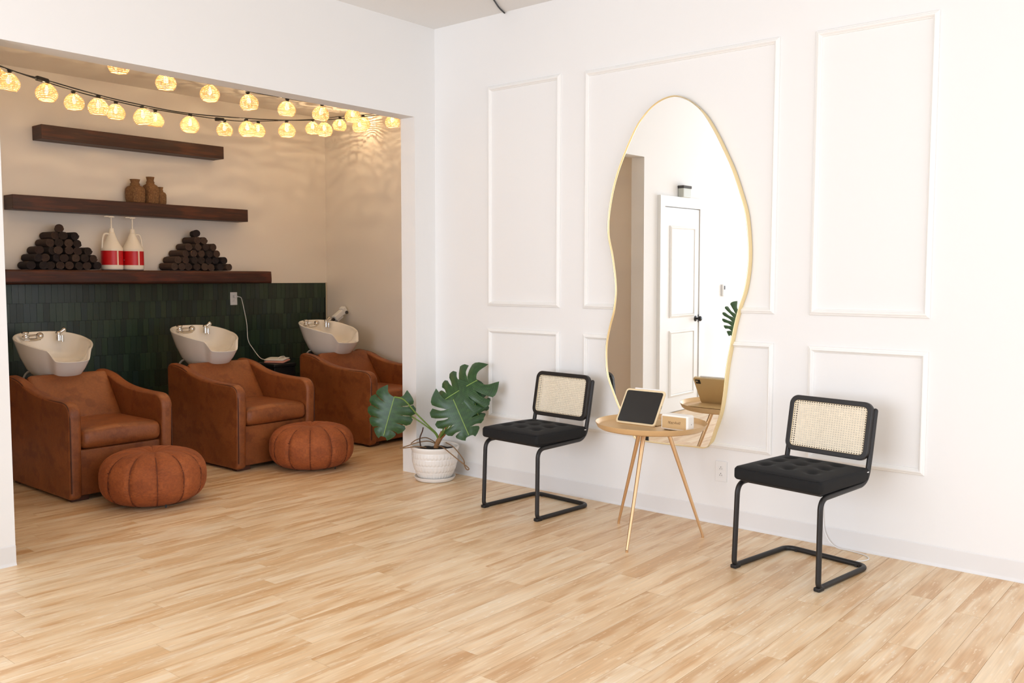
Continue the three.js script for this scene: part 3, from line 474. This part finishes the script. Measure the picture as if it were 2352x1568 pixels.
// ------------------------------------------------------------------ leather wash chairs, basins, poufs
function salonChair(label, pos) {   // front faces +z, front edge at z = 0
  const t = thing('salon_chair', label, 'armchair', pos, 0, 'leather wash chairs');
  const W = 0.73, A = 0.082, dep = 0.97, y0 = 0.034;
  const arm = new THREE.Shape(); arm.moveTo(-dep + 0.03, y0); arm.lineTo(-0.02, y0); arm.quadraticCurveTo(0.0, y0, 0.002, y0 + 0.02); arm.lineTo(0.022, 0.56); arm.quadraticCurveTo(0.028, 0.645, -0.06, 0.652); arm.bezierCurveTo(-0.3, 0.655, -0.5, 0.66, -0.66, 0.71); arm.bezierCurveTo(-0.76, 0.742, -0.82, 0.758, -0.93, 0.765); arm.quadraticCurveTo(-0.97, 0.766, -0.97, 0.73); arm.lineTo(-dep + 0.01, y0 + 0.02); arm.quadraticCurveTo(-dep + 0.01, y0, -dep + 0.03, y0);
  const b = 0.03, eg = new THREE.ExtrudeGeometry(arm, { depth: A - 2 * b, bevelEnabled: true, bevelSize: b * 0.62, bevelThickness: b, bevelSegments: 6, curveSegments: 18 });
  for (const s of [-1, 1]) {
    const g = eg.clone().rotateY(-Math.PI / 2); g.translate(s * (W / 2 - A / 2) + (A - 2 * b) / 2, 0, 0);
    const p = g.attributes.position; for (let i = 0; i < p.count; i++) { const z = p.getZ(i), y = p.getY(i), k = smooth(-0.55, -0.97, z); void k; } g.computeVertexNormals();
    const am = part(t, 'arm', metric(g), M.leather);
    const cr = [[0.03, 0.07], [0.036, 0.5], [0.034, 0.58], [0.01, 0.64], [-0.06, 0.664], [-0.25, 0.667], [-0.45, 0.675], [-0.62, 0.708], [-0.74, 0.75], [-0.85, 0.77], [-0.95, 0.776]].map(([z, y]) => { const k = smooth(-0.55, -0.97, z); return [s * (W / 2 - 0.008), y - 0.002, z - 0.003]; });
    part(am, 'piping', tube(cr, 0.004, 90, 6), M.leatherSeam);
  }
  part(t, 'front_apron', metric(rbox(W - 2 * A + 0.02, 0.31, 0.05, 0.012, 0, 0.19, -0.035)), M.leather);
  part(t, 'seat_cushion', puff(W - 2 * A - 0.004, 0.135, 0.58, 0.045, 24, 8, 24, (p) => { p.y += p.y > 0 ? 0.012 * (1 - (p.x / 0.3) ** 2) : 0; if (p.z > 0) p.z += 0.01 * (1 - (p.y / 0.0675) ** 2); }).translate(0, 0.415, -0.262), M.leather, 'padded leather seat cushion');
  part(t, 'backrest', puff(W - 2 * A + 0.01, 0.47, 0.1, 0.03, 20, 20, 6, (p) => { if (p.z > 0) p.z += 0.012 * (1 - (p.x / 0.31) ** 2) * (1 - (p.y / 0.235) ** 2); }).rotateX(-0.64).translate(0, 0.578, -0.685), M.leather, 'reclined leather backrest');
  part(t, 'back_shell', metric(rbox(W - 2 * A - 0.04, 0.62, 0.05, 0.02, 0, 0.36, -0.93)), M.leather);
  for (const [x, z] of [[-1, -0.06], [1, -0.06], [-1, -0.9], [1, -0.9]]) part(t, 'foot', rbox(0.12, 0.034, 0.07, 0.004, x * (W / 2 - 0.085), 0.017, z), M.leatherSeam);
  return t;
}
const CX = [-1.983, -0.723, 0.611], CZ = -1.078;
salonChair('tan leather wash chair half hidden by left jamb', [CX[0], 0, CZ]);
salonChair('tan leather wash chair in the middle of three', [CX[1], 0, CZ]);
salonChair('tan leather wash chair next to beige side wall', [CX[2], 0, CZ]);

function washBasin(label, pos) {   // neck notch towards +z
  const t = thing('wash_basin', label, 'basin', pos, 0, 'porcelain wash basins');
  const rim = (a) => { const c = Math.cos(a), s = Math.sin(a), sz = (s + 1) / 2, X = lerp(0.268, 0.215, smooth(0.3, 1, sz)) * spow(c, 0.78), Z = 0.3 * spow(s, 0.85) - 0.02; const n = s > 0 ? smooth(0.165, 0.12, Math.abs(X)) : 0; return [X, lerp(1.075, 0.945, Math.pow(sz, 1.15)) - 0.07 * n, Z + 0.012 * n, n]; };
  const prof = [[0.0, 0, 0], [0.40, 0, 0], [0.56, 0.06, 0], [0.72, 0.25, 0], [0.86, 0.55, 0], [0.95, 0.82, 0], [0.992, 0.95, 0], [1.0, 0.985, 0], [0.985, 1.0, 0], [0.955, 1.0, 0], [0.93, 0.975, 1], [0.9, 0.88, 1], [0.84, 0.6, 1], [0.76, 0.32, 1], [0.62, 0.12, 1], [0.4, 0.03, 1], [0.1, 0.0, 1], [0, 0.0, 1]];
  const g = surf(120, (prof.length - 1) * 2, (u, v) => {
    const a = -u * 2 * Math.PI, [X, Y, Z] = rim(a), k = v * (prof.length - 1), i = Math.min(Math.floor(k), prof.length - 2), f = k - i, p = prof[i], q = prof[i + 1];
    const sc = lerp(p[0], q[0], f), h = lerp(p[1], q[1], f), inner = (p[2] + q[2]) / 2 > 0.4, low = inner ? 0.845 : 0.735;
    return [X * sc, lerp(low, Y, h), Z * sc + (1 - sc) * (inner ? -0.02 : 0.02)];
  }, true);
  part(t, 'bowl', g, M.porcelain, 'glossy white porcelain bowl');
  part(t, 'drain', cyl(0.022, 0.022, 0.006, 0, 0.847, -0.02, 20), M.chrome);
  const mx = part(t, 'mixer_tap', merge([rbox(0.075, 0.012, 0.05, 0.005, -0.12, 1.02, -0.2), lathe([[0, 0], [0.028, 0], [0.028, 0.022], [0.016, 0.03], [0.026, 0.044], [0.024, 0.058], [0, 0.062]], 20).translate(-0.14, 1.024, -0.205)]), M.chrome, 'chrome mixer tap');
  part(mx, 'lever', merge([tube([[-0.13, 1.05, -0.2], [-0.1, 1.055, -0.17], [-0.075, 1.058, -0.15]], 0.007, 16, 8), new THREE.SphereGeometry(0.027, 18, 12).translate(-0.062, 1.05, -0.14), tube([[-0.12, 1.02, -0.19], [-0.085, 1.022, -0.16], [-0.06, 1.03, -0.14]], 0.012, 12, 8)]), M.chrome);
  const sp = part(t, 'spray_holder', merge([cyl(0.018, 0.02, 0.05, 0.1, 1.03, -0.2, 20), cyl(0.013, 0.013, 0.05, 0.125, 1.02, -0.19, 16), new THREE.SphereGeometry(0.02, 16, 10).translate(0.1, 1.06, -0.2)]), M.chrome, 'chrome hand spray in its holder'); part(sp, 'spray_head', lathe([[0, 0], [0.012, 0], [0.013, 0.03], [0.02, 0.045], [0.02, 0.055], [0, 0.056]], 18).rotateZ(-1.0).translate(0.105, 1.062, -0.2), M.chrome);
  part(t, 'pedestal', merge([rbox(0.16, 0.74, 0.12, 0.02, 0, 0.37, -0.12), rbox(0.34, 0.04, 0.2, 0.01, 0, 0.02, -0.14)]), M.blackPlastic, 'black column under the bowl');
  part(t, 'waste_pipe', tube([[-0.19, 0.12, -0.2], [-0.19, 0.6, -0.2], [-0.17, 0.76, -0.16], [-0.12, 0.8, -0.12]], 0.008, 30, 8), std({ color: 0xb9b3a8, roughness: 0.4 }));
  return t;
}
const BZ = -2.04;
washBasin('white porcelain wash basin half hidden by left jamb', [CX[0], 0, BZ]);
washBasin('white porcelain wash basin below the tiled wall outlet', [CX[1], 0, BZ]);
washBasin('white porcelain wash basin next to beige side wall', [CX[2], 0, BZ]);

function pouf(label, pos, R, Hh, turn) {
  const t = thing('floor_pouf', label, 'pouf', pos, turn, 'round suede poufs'), N = 12;
  const f = (u, v, lift = 0) => { const a = -u * 2 * Math.PI, ph = (v - 0.5) * Math.PI, q = ((u * N) % 1 + 1) % 1, ds = Math.min(q, 1 - q), seam = Math.exp(-((ds / 0.1) ** 2)); const c = Math.pow(Math.max(0, Math.cos(ph)), 0.52), s = spow(Math.sin(ph), 0.8); const side = Math.pow(Math.max(0, Math.cos(ph)), 0.6); const r = R * c * (1 - 0.035 * seam * side) + 0.0025 * side * Math.sin(v * 150 + 7 * u * N) * Math.exp(-((ds / 0.16) ** 2)) + lift * side; const dim = v > 0.5 ? 0.025 * Math.exp(-((c / 0.2) ** 2)) : 0; return [r * Math.cos(a), Math.max(0.001, Hh / 2 + Hh / 2 * s - dim + lift * (v > 0.5 ? 0.6 : 0) - 0.012 * seam * (v > 0.6 ? c : 0)), r * Math.sin(a)]; };
  const cg = surf(240, 90, f, true), cu = cg.attributes.uv; for (let i = 0; i < cu.count; i++) cu.setXY(i, cu.getX(i) * 2, cu.getY(i) * 0.8); part(t, 'cover', cg, M.suede, 'rust suede cover in twelve gores');
  for (let k = 0; k < N; k++) { const pts = []; for (let j = 0; j <= 22; j++) pts.push(f(k / N, lerp(0.1, 0.86, j / 22), 0.001)); part(t, 'seam', tube(pts, 0.0038, 48, 6), M.suedeSeam); }
  part(t, 'tag', rbox(0.012, 0.022, 0.002, 0.0008, 0, 0.025, R * 0.86 + 0.003).rotateY(-0.35), M.blackPlastic);
  return t;
}
pouf('rust suede pouf with dark tag before half-hidden wash chair', [-1.944, 0, -0.725], 0.338, 0.35, 0.1);
pouf('rust suede pouf before the middle wash chair', [-0.559, 0, -0.831], 0.329, 0.34, 0.35);

// ------------------------------------------------------------------ shelves and what stands on them
const SY = { top: [2.598, 2.712], mid: [2.027, 2.142], low: [1.437, 1.554] };
solo('floating_shelf', metric(rbox(1.642, 0.114, 0.172, 0.004, 0, 0, 0.086)), M.shelf, 'empty dark floating shelf, highest of three', 'shelf', [-0.974, 2.655, D + 0.0005]);
solo('floating_shelf', metric(rbox(2.125, 0.115, 0.172, 0.004, 0, 0, 0.086)), M.shelf, 'dark floating shelf holding three brown jars', 'shelf', [-0.967, 2.0845, D + 0.0005]);
solo('mantel_shelf', metric(puff(3.5, 0.117, 0.24, 0.006, 200, 5, 4, (p) => { if (p.z > 0.1) p.z += 0.004 * Math.sin(p.x * 9) + 0.003 * Math.sin(p.x * 23 + p.y * 40); })), M.mantel, 'long dark timber ledge on green tiles holding towels', 'shelf', [-1.45, 1.4955, D + 0.1285]);
// jars
function jar(label, x, z, r, h, turn) {
  const t = thing('ceramic_jar', label, 'jar', [x, SY.mid[1], z], turn, 'brown jars on the shelf');
  const pr = [[0, 0], [0.82, 0], [0.92, 0.03], [0.98, 0.15], [1, 0.4], [0.98, 0.58], [0.82, 0.68], [0.58, 0.73], [0.5, 0.77], [0.56, 0.8], [0.48, 0.83], [0.44, 0.87], [0.5, 0.95], [0.56, 1], [0.48, 0.995], [0.4, 0.93], [0, 0.9]];
  part(t, 'body', surf(56, pr.length - 1, (u, v) => { const a = -u * 2 * Math.PI, k = Math.min(Math.round(v * (pr.length - 1)), pr.length - 1), [q, y] = pr[k], sq = y < 0.7 ? 1 / Math.pow(Math.abs(Math.cos(a)) ** 4 + Math.abs(Math.sin(a)) ** 4, 0.25) * 0.9 : 1; return [r * q * sq * Math.cos(a), h * y, r * q * sq * Math.sin(a)]; }, true), M.jar);
  return t;
}
jar('squat brown textured jar at the left of three', -0.985, D + 0.09, 0.077, 0.205, 0.3);
jar('tallest brown textured jar in the group of three', -0.845, D + 0.092, 0.066, 0.237, 0.2);
jar('smallest brown textured jar in the group of three', -0.742, D + 0.07, 0.05, 0.157, 0.1);
// jugs with pumps
function labelTex(shift) {
  const c = document.createElement('canvas'); c.width = 1024; c.height = 256; const g = c.getContext('2d'); g.fillStyle = '#c8141c'; g.fillRect(0, 0, 1024, 256);
  g.fillStyle = '#f3d9c8'; g.fillRect(0, 0, 26, 256); g.fillStyle = '#f6e6e0';
  for (let k = 0; k < 7; k++) g.fillRect(shift + k * 13, 158, 8 + (k % 2) * 2, 12); g.fillStyle = '#8f0f16'; for (let k = 0; k < 9; k++) g.fillRect(shift + 4 + k * 9, 186, 6, 6); g.fillRect(shift - 30, 20, 140, 6);
  const t = new THREE.CanvasTexture(c); t.colorSpace = THREE.SRGBColorSpace; return t;
}
function jug(label, x, turn, shift, hs) {
  const t = thing('pump_jug', label, 'bottle', [x, SY.low[1], D + 0.15], turn, 'pump jugs on the ledge');
  part(t, 'bottle', lathe([[0, 0], [0.08, 0], [0.0885, 0.012], [0.0885, 0.038], [0.087, 0.042], [0.087, 0.166], [0.0885, 0.17], [0.088, 0.185], [0.072, 0.212], [0.045, 0.262], [0.031, 0.296], [0.026, 0.312], [0.024, 0.32], [0, 0.32]], 48), M.jug, 'white plastic jug');
  part(t, 'label', new THREE.CylinderGeometry(0.0882, 0.0882, 0.12, 48, 1, true).translate(0, 0.104, 0), std({ map: labelTex(shift), roughness: 0.35, side: THREE.DoubleSide }), 'glossy red paper label');
  part(t, 'handle', tube([[hs * 0.024, 0.305, 0], [hs * 0.05, 0.309, 0], [hs * 0.068, 0.296, 0], [hs * 0.08, 0.25, 0], [hs * 0.085, 0.185, 0]], 0.008, 30, 8), M.jug);
  const c = part(t, 'pump_collar', cyl(0.019, 0.022, 0.04, 0, 0.335, 0), M.jug); part(c, 'stem', cyl(0.005, 0.006, 0.1, 0, 0.4, 0, 12), M.jug);
  part(c, 'spout', merge([rbox(0.05, 0.013, 0.024, 0.005, 0, 0.452, 0), tube([[-0.01, 0.453, 0], [-0.04, 0.455, 0], [-0.062, 0.452, 0]], 0.006, 16, 8)]), M.jug);
  return t;
}
jug('white pump jug with red label, handle towards the taller towel pile', -1.238, 0.0, 600, -1);
jug('white pump jug with red label, spout turned to its twin', -1.052, 0.0, 720, 1);
// rolled towels
{
  const roll = (R, L, turns, k) => {
    const pts = [], th = R / turns, n = turns * 22; const sp = (r0) => { for (let i = 0; i <= n; i++) { const a = i / n * turns * 2 * Math.PI; yield0.push([a, r0 + th * a / (2 * Math.PI)]); } };
    let yield0 = []; sp(0.002); const outer = yield0.map(([a, r]) => [Math.cos(a + k) * Math.min(r, R), Math.sin(a + k) * Math.min(r, R) * 0.95]); const inner = yield0.map(([a, r]) => [Math.cos(a + k) * Math.max(0.0005, Math.min(r, R) - th * 0.8), Math.sin(a + k) * Math.max(0.0005, Math.min(r, R) - th * 0.8) * 0.95]).reverse();
    const s = new THREE.Shape([...outer, ...inner].map(([x, y]) => new THREE.Vector2(x, y)));
    return merge([new THREE.ExtrudeGeometry(s, { depth: L, bevelEnabled: false }).translate(0, 0, -L / 2), new THREE.CylinderGeometry(R * 0.9, R * 0.9, L * 0.96, 14).rotateX(Math.PI / 2).scale(1, 0.95, 1)]);
  };
  const geos = [0, 1.3, 2.6, 4.1].map((k) => roll(0.036, 0.2, 4, k));
  const pile = (cx, counts, pitch, label, group, topLabel) => {
    counts.forEach((n, r) => { for (let i = 0; i < n; i++) {
      const x = cx + (i - (n - 1) / 2) * pitch + rr(-0.005, 0.005), y = SY.low[1] + 0.0345 + r * 0.0605, last = r === counts.length - 1;
      const m = solo('rolled_towel', geos[Math.floor(rnd() * 4)], M.towels[Math.floor(rnd() * 5)], last ? topLabel : label.replace('ROW', ['bottom row', 'second row up', 'third row up', 'fourth row up', 'row under the top'][counts.length - 2 === r ? 4 : r]), 'towel', [x, y, D + 0.128 + rr(-0.008, 0.012)], group);
      m.rotation.y = rr(-0.16, 0.16) + (last ? -0.35 : 0); m.rotation.z = rr(-0.3, 0.3);
    } });
  };
  pile(-1.665, [8, 7, 6, 4, 3, 1], 0.0735, 'rolled dark towel, ROW of the taller pile beside jugs', 'towels in the taller pile', 'rolled dark towel crowning the taller pile beside jugs');
  pile(-0.45, [8, 7, 5, 4, 2, 1], 0.077, 'rolled dark towel, ROW of the lower pile near ledge end', 'towels in the lower pile', 'rolled dark towel crowning the lower pile near ledge end');
}

// ------------------------------------------------------------------ things between the basins
{
  const t = thing('storage_caddy', 'black storage caddy between middle and third wash chairs', 'caddy', [0.235, 0, -2.42]);
  part(t, 'body', rbox(0.24, 0.62, 0.3, 0.01, 0, 0.33, 0), M.blackPlastic); part(t, 'base', rbox(0.22, 0.02, 0.28, 0.004, 0, 0.01, 0), M.slot);
  part(t, 'tray', rbox(0.26, 0.03, 0.32, 0.008, 0, 0.655, 0), M.blackPlastic);
  const m = thing('folded_towel', 'pink and white folded cloth on the black caddy', 'cloth', [0.24, 0.675, -2.4], 0.5);
  part(m, 'pink_layer', puff(0.17, 0.02, 0.2, 0.008, 10, 2, 10, (p) => { p.y += 0.006 * Math.sin(p.x * 20); }).translate(0, 0.012, 0), std({ color: 0xd99a8c, roughness: 0.9 })); part(m, 'white_layer', puff(0.15, 0.016, 0.2, 0.006, 10, 2, 10, (p) => { p.y += 0.006 * Math.sin(p.x * 20 + 0.4); }).translate(0.012, 0.03, -0.01), M.whitePlastic);
  solo('charging_cable', tube([[0.045, 1.309, D + 0.03], [0.075, 1.3, D + 0.05], [0.1, 1.26, D + 0.04], [0.151, 1.052, D + 0.03], [0.165, 0.88, D + 0.03], [0.2, 0.79, D + 0.06], [0.23, 0.7, D + 0.14], [0.27, 0.685, D + 0.2]], 0.004, 90, 8), M.whitePlastic, 'white cable dropping from tiled outlet to black caddy', 'cable');
  solo('wall_plug', merge([rbox(0.026, 0.026, 0.022, 0.005, 0, 0, 0.011), cyl(0.005, 0.007, 0.02, 0, 0, 0, 12).rotateZ(Math.PI / 2).translate(0.02, 0, 0.014)]), M.whitePlastic, 'white plug in the outlet on the tiles', 'plug', [0.022, 1.3075, D + 0.0235]);
  solo('basin_hose', tube([[0.33, 0.72, -2.4], [0.3, 0.73, -2.38], [0.24, 0.728, -2.36], [0.215, 0.705, -2.36]], 0.004, 40, 8), M.whitePlastic, 'short white lead beside third wash basin', 'cable');
  const a = thing('processor_arm', 'white device head on black arm behind third basin', 'device', [0.72, 0, -2.5]);
  part(a, 'post', merge([cyl(0.016, 0.016, 0.92, 0, 0.47, 0), cyl(0.12, 0.13, 0.02, 0, 0.01, 0, 28)]), M.blackPlastic);
  part(a, 'arm', tube([[0, 0.9, 0], [0.05, 0.96, 0.02], [0.16, 1.02, 0.04], [0.27, 1.075, 0.06]], 0.017, 30, 10), M.blackPlastic, 'black jointed arm');
  const hd = part(a, 'head', rbox(0.15, 0.058, 0.06, 0.012, 0.075, 0, 0).rotateZ(0.56).translate(0.25, 1.07, 0.06), M.whitePlastic, 'white rectangular head');
  part(hd, 'end_block', rbox(0.05, 0.075, 0.068, 0.01, 0.15, 0.004, 0).rotateZ(0.56).translate(0.25, 1.07, 0.06), M.whitePlastic); part(hd, 'lens', cyl(0.018, 0.018, 0.01, 0, 0, 0, 20).rotateX(Math.PI / 2).translate(0.15, -0.02, 0.036).rotateZ(0.56).translate(0.25, 1.07, 0.06), M.slot); part(hd, 'clip', rbox(0.09, 0.022, 0.04, 0.006, 0.06, -0.038, 0.0).rotateZ(0.56).translate(0.25, 1.07, 0.06), M.whitePlastic);
}

// ------------------------------------------------------------------ woven lanterns on cords
{
  const R = 0.0675, Hs = 0.105, prof = (t) => [R * (t < 0.62 ? Math.pow(Math.sin(Math.PI / 2 * (0.2 + 0.8 * t / 0.62)), 0.9) : Math.cos((t - 0.62) / 0.38 * 0.72)), Hs * (0.5 - t)];
  const g = [], rings = 11, ribs = 16;
  for (let i = 0; i < rings; i++) { const [r, y] = prof(0.03 + 0.97 * i / (rings - 1)), pts = []; for (let k = 0; k < 32; k++) { const a = k / 32 * 2 * Math.PI, w = (k % 2 ? 1 : -1) * (i % 2 ? 1 : -1) * 0.0012; pts.push([(r + w) * Math.cos(a), y + 0.0016 * Math.sin(5 * a + i), (r + w) * Math.sin(a)]); } g.push(tube(pts, i === rings - 1 ? 0.0042 : 0.0031, 32, 4, true)); }
  for (let k = 0; k < ribs; k++) { const a = k / ribs * 2 * Math.PI, pts = []; for (let i = 0; i <= 6; i++) { const [r, y] = prof(0.02 + 0.97 * i / 6), b = a + 0.1 * (i % 2 ? 1 : -1) * 0.4; pts.push([r * Math.cos(b), y, r * Math.sin(b)]); } g.push(tube(pts, 0.0022, 12, 4)); }
  const shadeG = merge(g), sockG = merge([cyl(0.011, 0.013, 0.03, 0, Hs / 2 + 0.006, 0, 14), cyl(0.016, 0.016, 0.008, 0, Hs / 2 + 0.016, 0, 14)]), bulbG = lathe([[0, -0.05], [0.008, -0.048], [0.0145, -0.038], [0.0155, -0.026], [0.0115, -0.01], [0.008, 0.0], [0.008, 0.008], [0, 0.008]], 16).translate(0, 0.034, 0);
  const bulbM = std({ color: 0xfff2d8, emissive: new THREE.Color(1, 0.84, 0.58), emissiveIntensity: 8, roughness: 0.4 });
  const S = {
    front: [[-1.964, 2.908, -1.0], [-1.631, 2.851, -1.0], [-1.292, 2.826, -1.0], [-0.965, 2.809, -1.0], [-0.624, 2.809, -1.0], [-0.255, 2.829, -1.05], [0.204, 2.89, -1.2], [0.892, 2.959, -1.45]],
    middle: [[-2.483, 2.773, -1.45], [-2.257, 2.736, -1.42], [-1.927, 2.684, -1.38], [-1.617, 2.654, -1.35], [-1.261, 2.642, -1.33], [-0.783, 2.666, -1.3], [-0.408, 2.702, -1.3], [0.055, 2.777, -1.4], [0.622, 2.9, -1.6]],
    rear: [[-2.443, 2.855, -1.75], [-1.904, 2.771, -1.8], [-1.554, 2.757, -1.88], [-1.199, 2.753, -1.95], [-0.476, 2.783, -2.1], [-0.105, 2.826, -2.15], [0.562, 2.937, -2.22], [0.893, 3.008, -2.22], [1.06, 3.03, -2.06]],
  };
  const text = { front: 'round woven rattan lantern on the light string nearest the header', middle: 'round woven rattan lantern on the lowest-hanging light string', rear: 'round woven rattan lantern on the light string nearest shelves' };
  const ends = { front: [[-2.75, 3.16, -1.0], [1.16, 3.1, -1.75]], middle: [[-3.1, 3.0, -1.5], [1.16, 3.1, -1.78]], rear: [[-3.1, 3.1, -1.7], [1.16, 3.12, -1.9]] };
  let proto;
  for (const k of Object.keys(S)) {
    S[k].forEach((p, i) => {
      let o;
      if (!proto) { o = proto = thing('woven_lantern', text[k], 'lantern', p, 0, 'lanterns on the ' + k + ' string'); part(o, 'shade', shadeG, M.rattan, 'open-weave rattan shade'); const b = part(o, 'bulb', bulbG, bulbM, 'lit clear bulb'); b.castShadow = false; part(o, 'socket', sockG, M.blackPlastic); }
      else o = copyOf(proto, p, 0, i === S[k].length - 1 ? text[k].replace('lantern on', 'lantern beside side wall on') : text[k], 'lanterns on the ' + k + ' string');
      o.rotation.set(rr(-0.12, 0.12), rr(0, 6), rr(-0.12, 0.12));
    });
    const pts = [ends[k][0], ...S[k].map(([x, y, z]) => [x, y + 0.078, z]), ends[k][1]];
    const c = thing('light_cord', { front: 'black light-string cord running close behind the header', middle: 'black light-string cord sagging lowest across the alcove', rear: 'black light-string cord closest to the shelves' }[k], 'cord');
    part(c, 'cable', tube(pts, 0.0042, 160, 6), M.blackPlastic);
    const at = { front: [1.02, 3.06, -1.6], middle: [-2.28, 2.815, -1.43], rear: [-0.53, 2.855, -2.09] }[k]; part(c, 'connector', rbox(0.085, 0.032, 0.032, 0.01, 0, 0, 0).rotateZ(k === 'middle' ? -0.14 : 0.03).translate(...at), M.blackPlastic);
  }
  for (const k of Object.keys(S)) for (const p of S[k]) { const l = new THREE.PointLight(new THREE.Color(1, 0.74, 0.44), LAMP_CD, 0, 2); l.position.set(p[0], p[1] + 0.01, p[2]); l.castShadow = true; l.shadow.radius = 0.15; scene.add(l); }
}

// ------------------------------------------------------------------ ceiling floods over the panelled wall (above the frame)
for (const [z, label] of [[2.6, 'white ceiling flood lamp aimed at the mirror'], [4.6, 'white ceiling flood lamp aimed past outlet chair']]) {
  const t = thing('flood_lamp', label, 'lamp', [-2.2, H, z], 0, 'ceiling flood lamps');
  part(t, 'mount', cyl(0.05, 0.05, 0.03, 0, -0.016, 0), M.whitePlastic); part(t, 'stem', cyl(0.01, 0.01, 0.1, 0, -0.08, 0, 12), M.whitePlastic);
  const q = new THREE.Quaternion().setFromUnitVectors(V(0, -1, 0), V(2.2, -1.6, 0).normalize());
  part(t, 'head', lathe([[0.03, 0.07], [0.045, 0.06], [0.06, -0.03], [0.055, -0.03], [0.04, 0.05], [0, 0.055]], 32).applyQuaternion(q).translate(0, -0.15, 0), M.whitePlastic);
  part(t, 'lamp_face', new THREE.CircleGeometry(0.052, 32).rotateX(Math.PI / 2).applyQuaternion(q).translate(0.012, -0.1585, 0), std({ color: 0xffffff, emissive: new THREE.Color(1, 0.96, 0.9), emissiveIntensity: 3 }));
  const s = new THREE.SpotLight(new THREE.Color(1, 0.97, 0.93), TRACK_CD, 0, 51.5 * Math.PI / 180, 0.12, 2); s.position.set(-2.2 + 0.05, H - 0.186, z); s.target.position.set(-2.2 + 0.05 + 2.2, H - 0.186 - 1.6, z); s.castShadow = true; s.shadow.radius = 2; scene.add(s, s.target);
}

renderer.render(scene, camera);
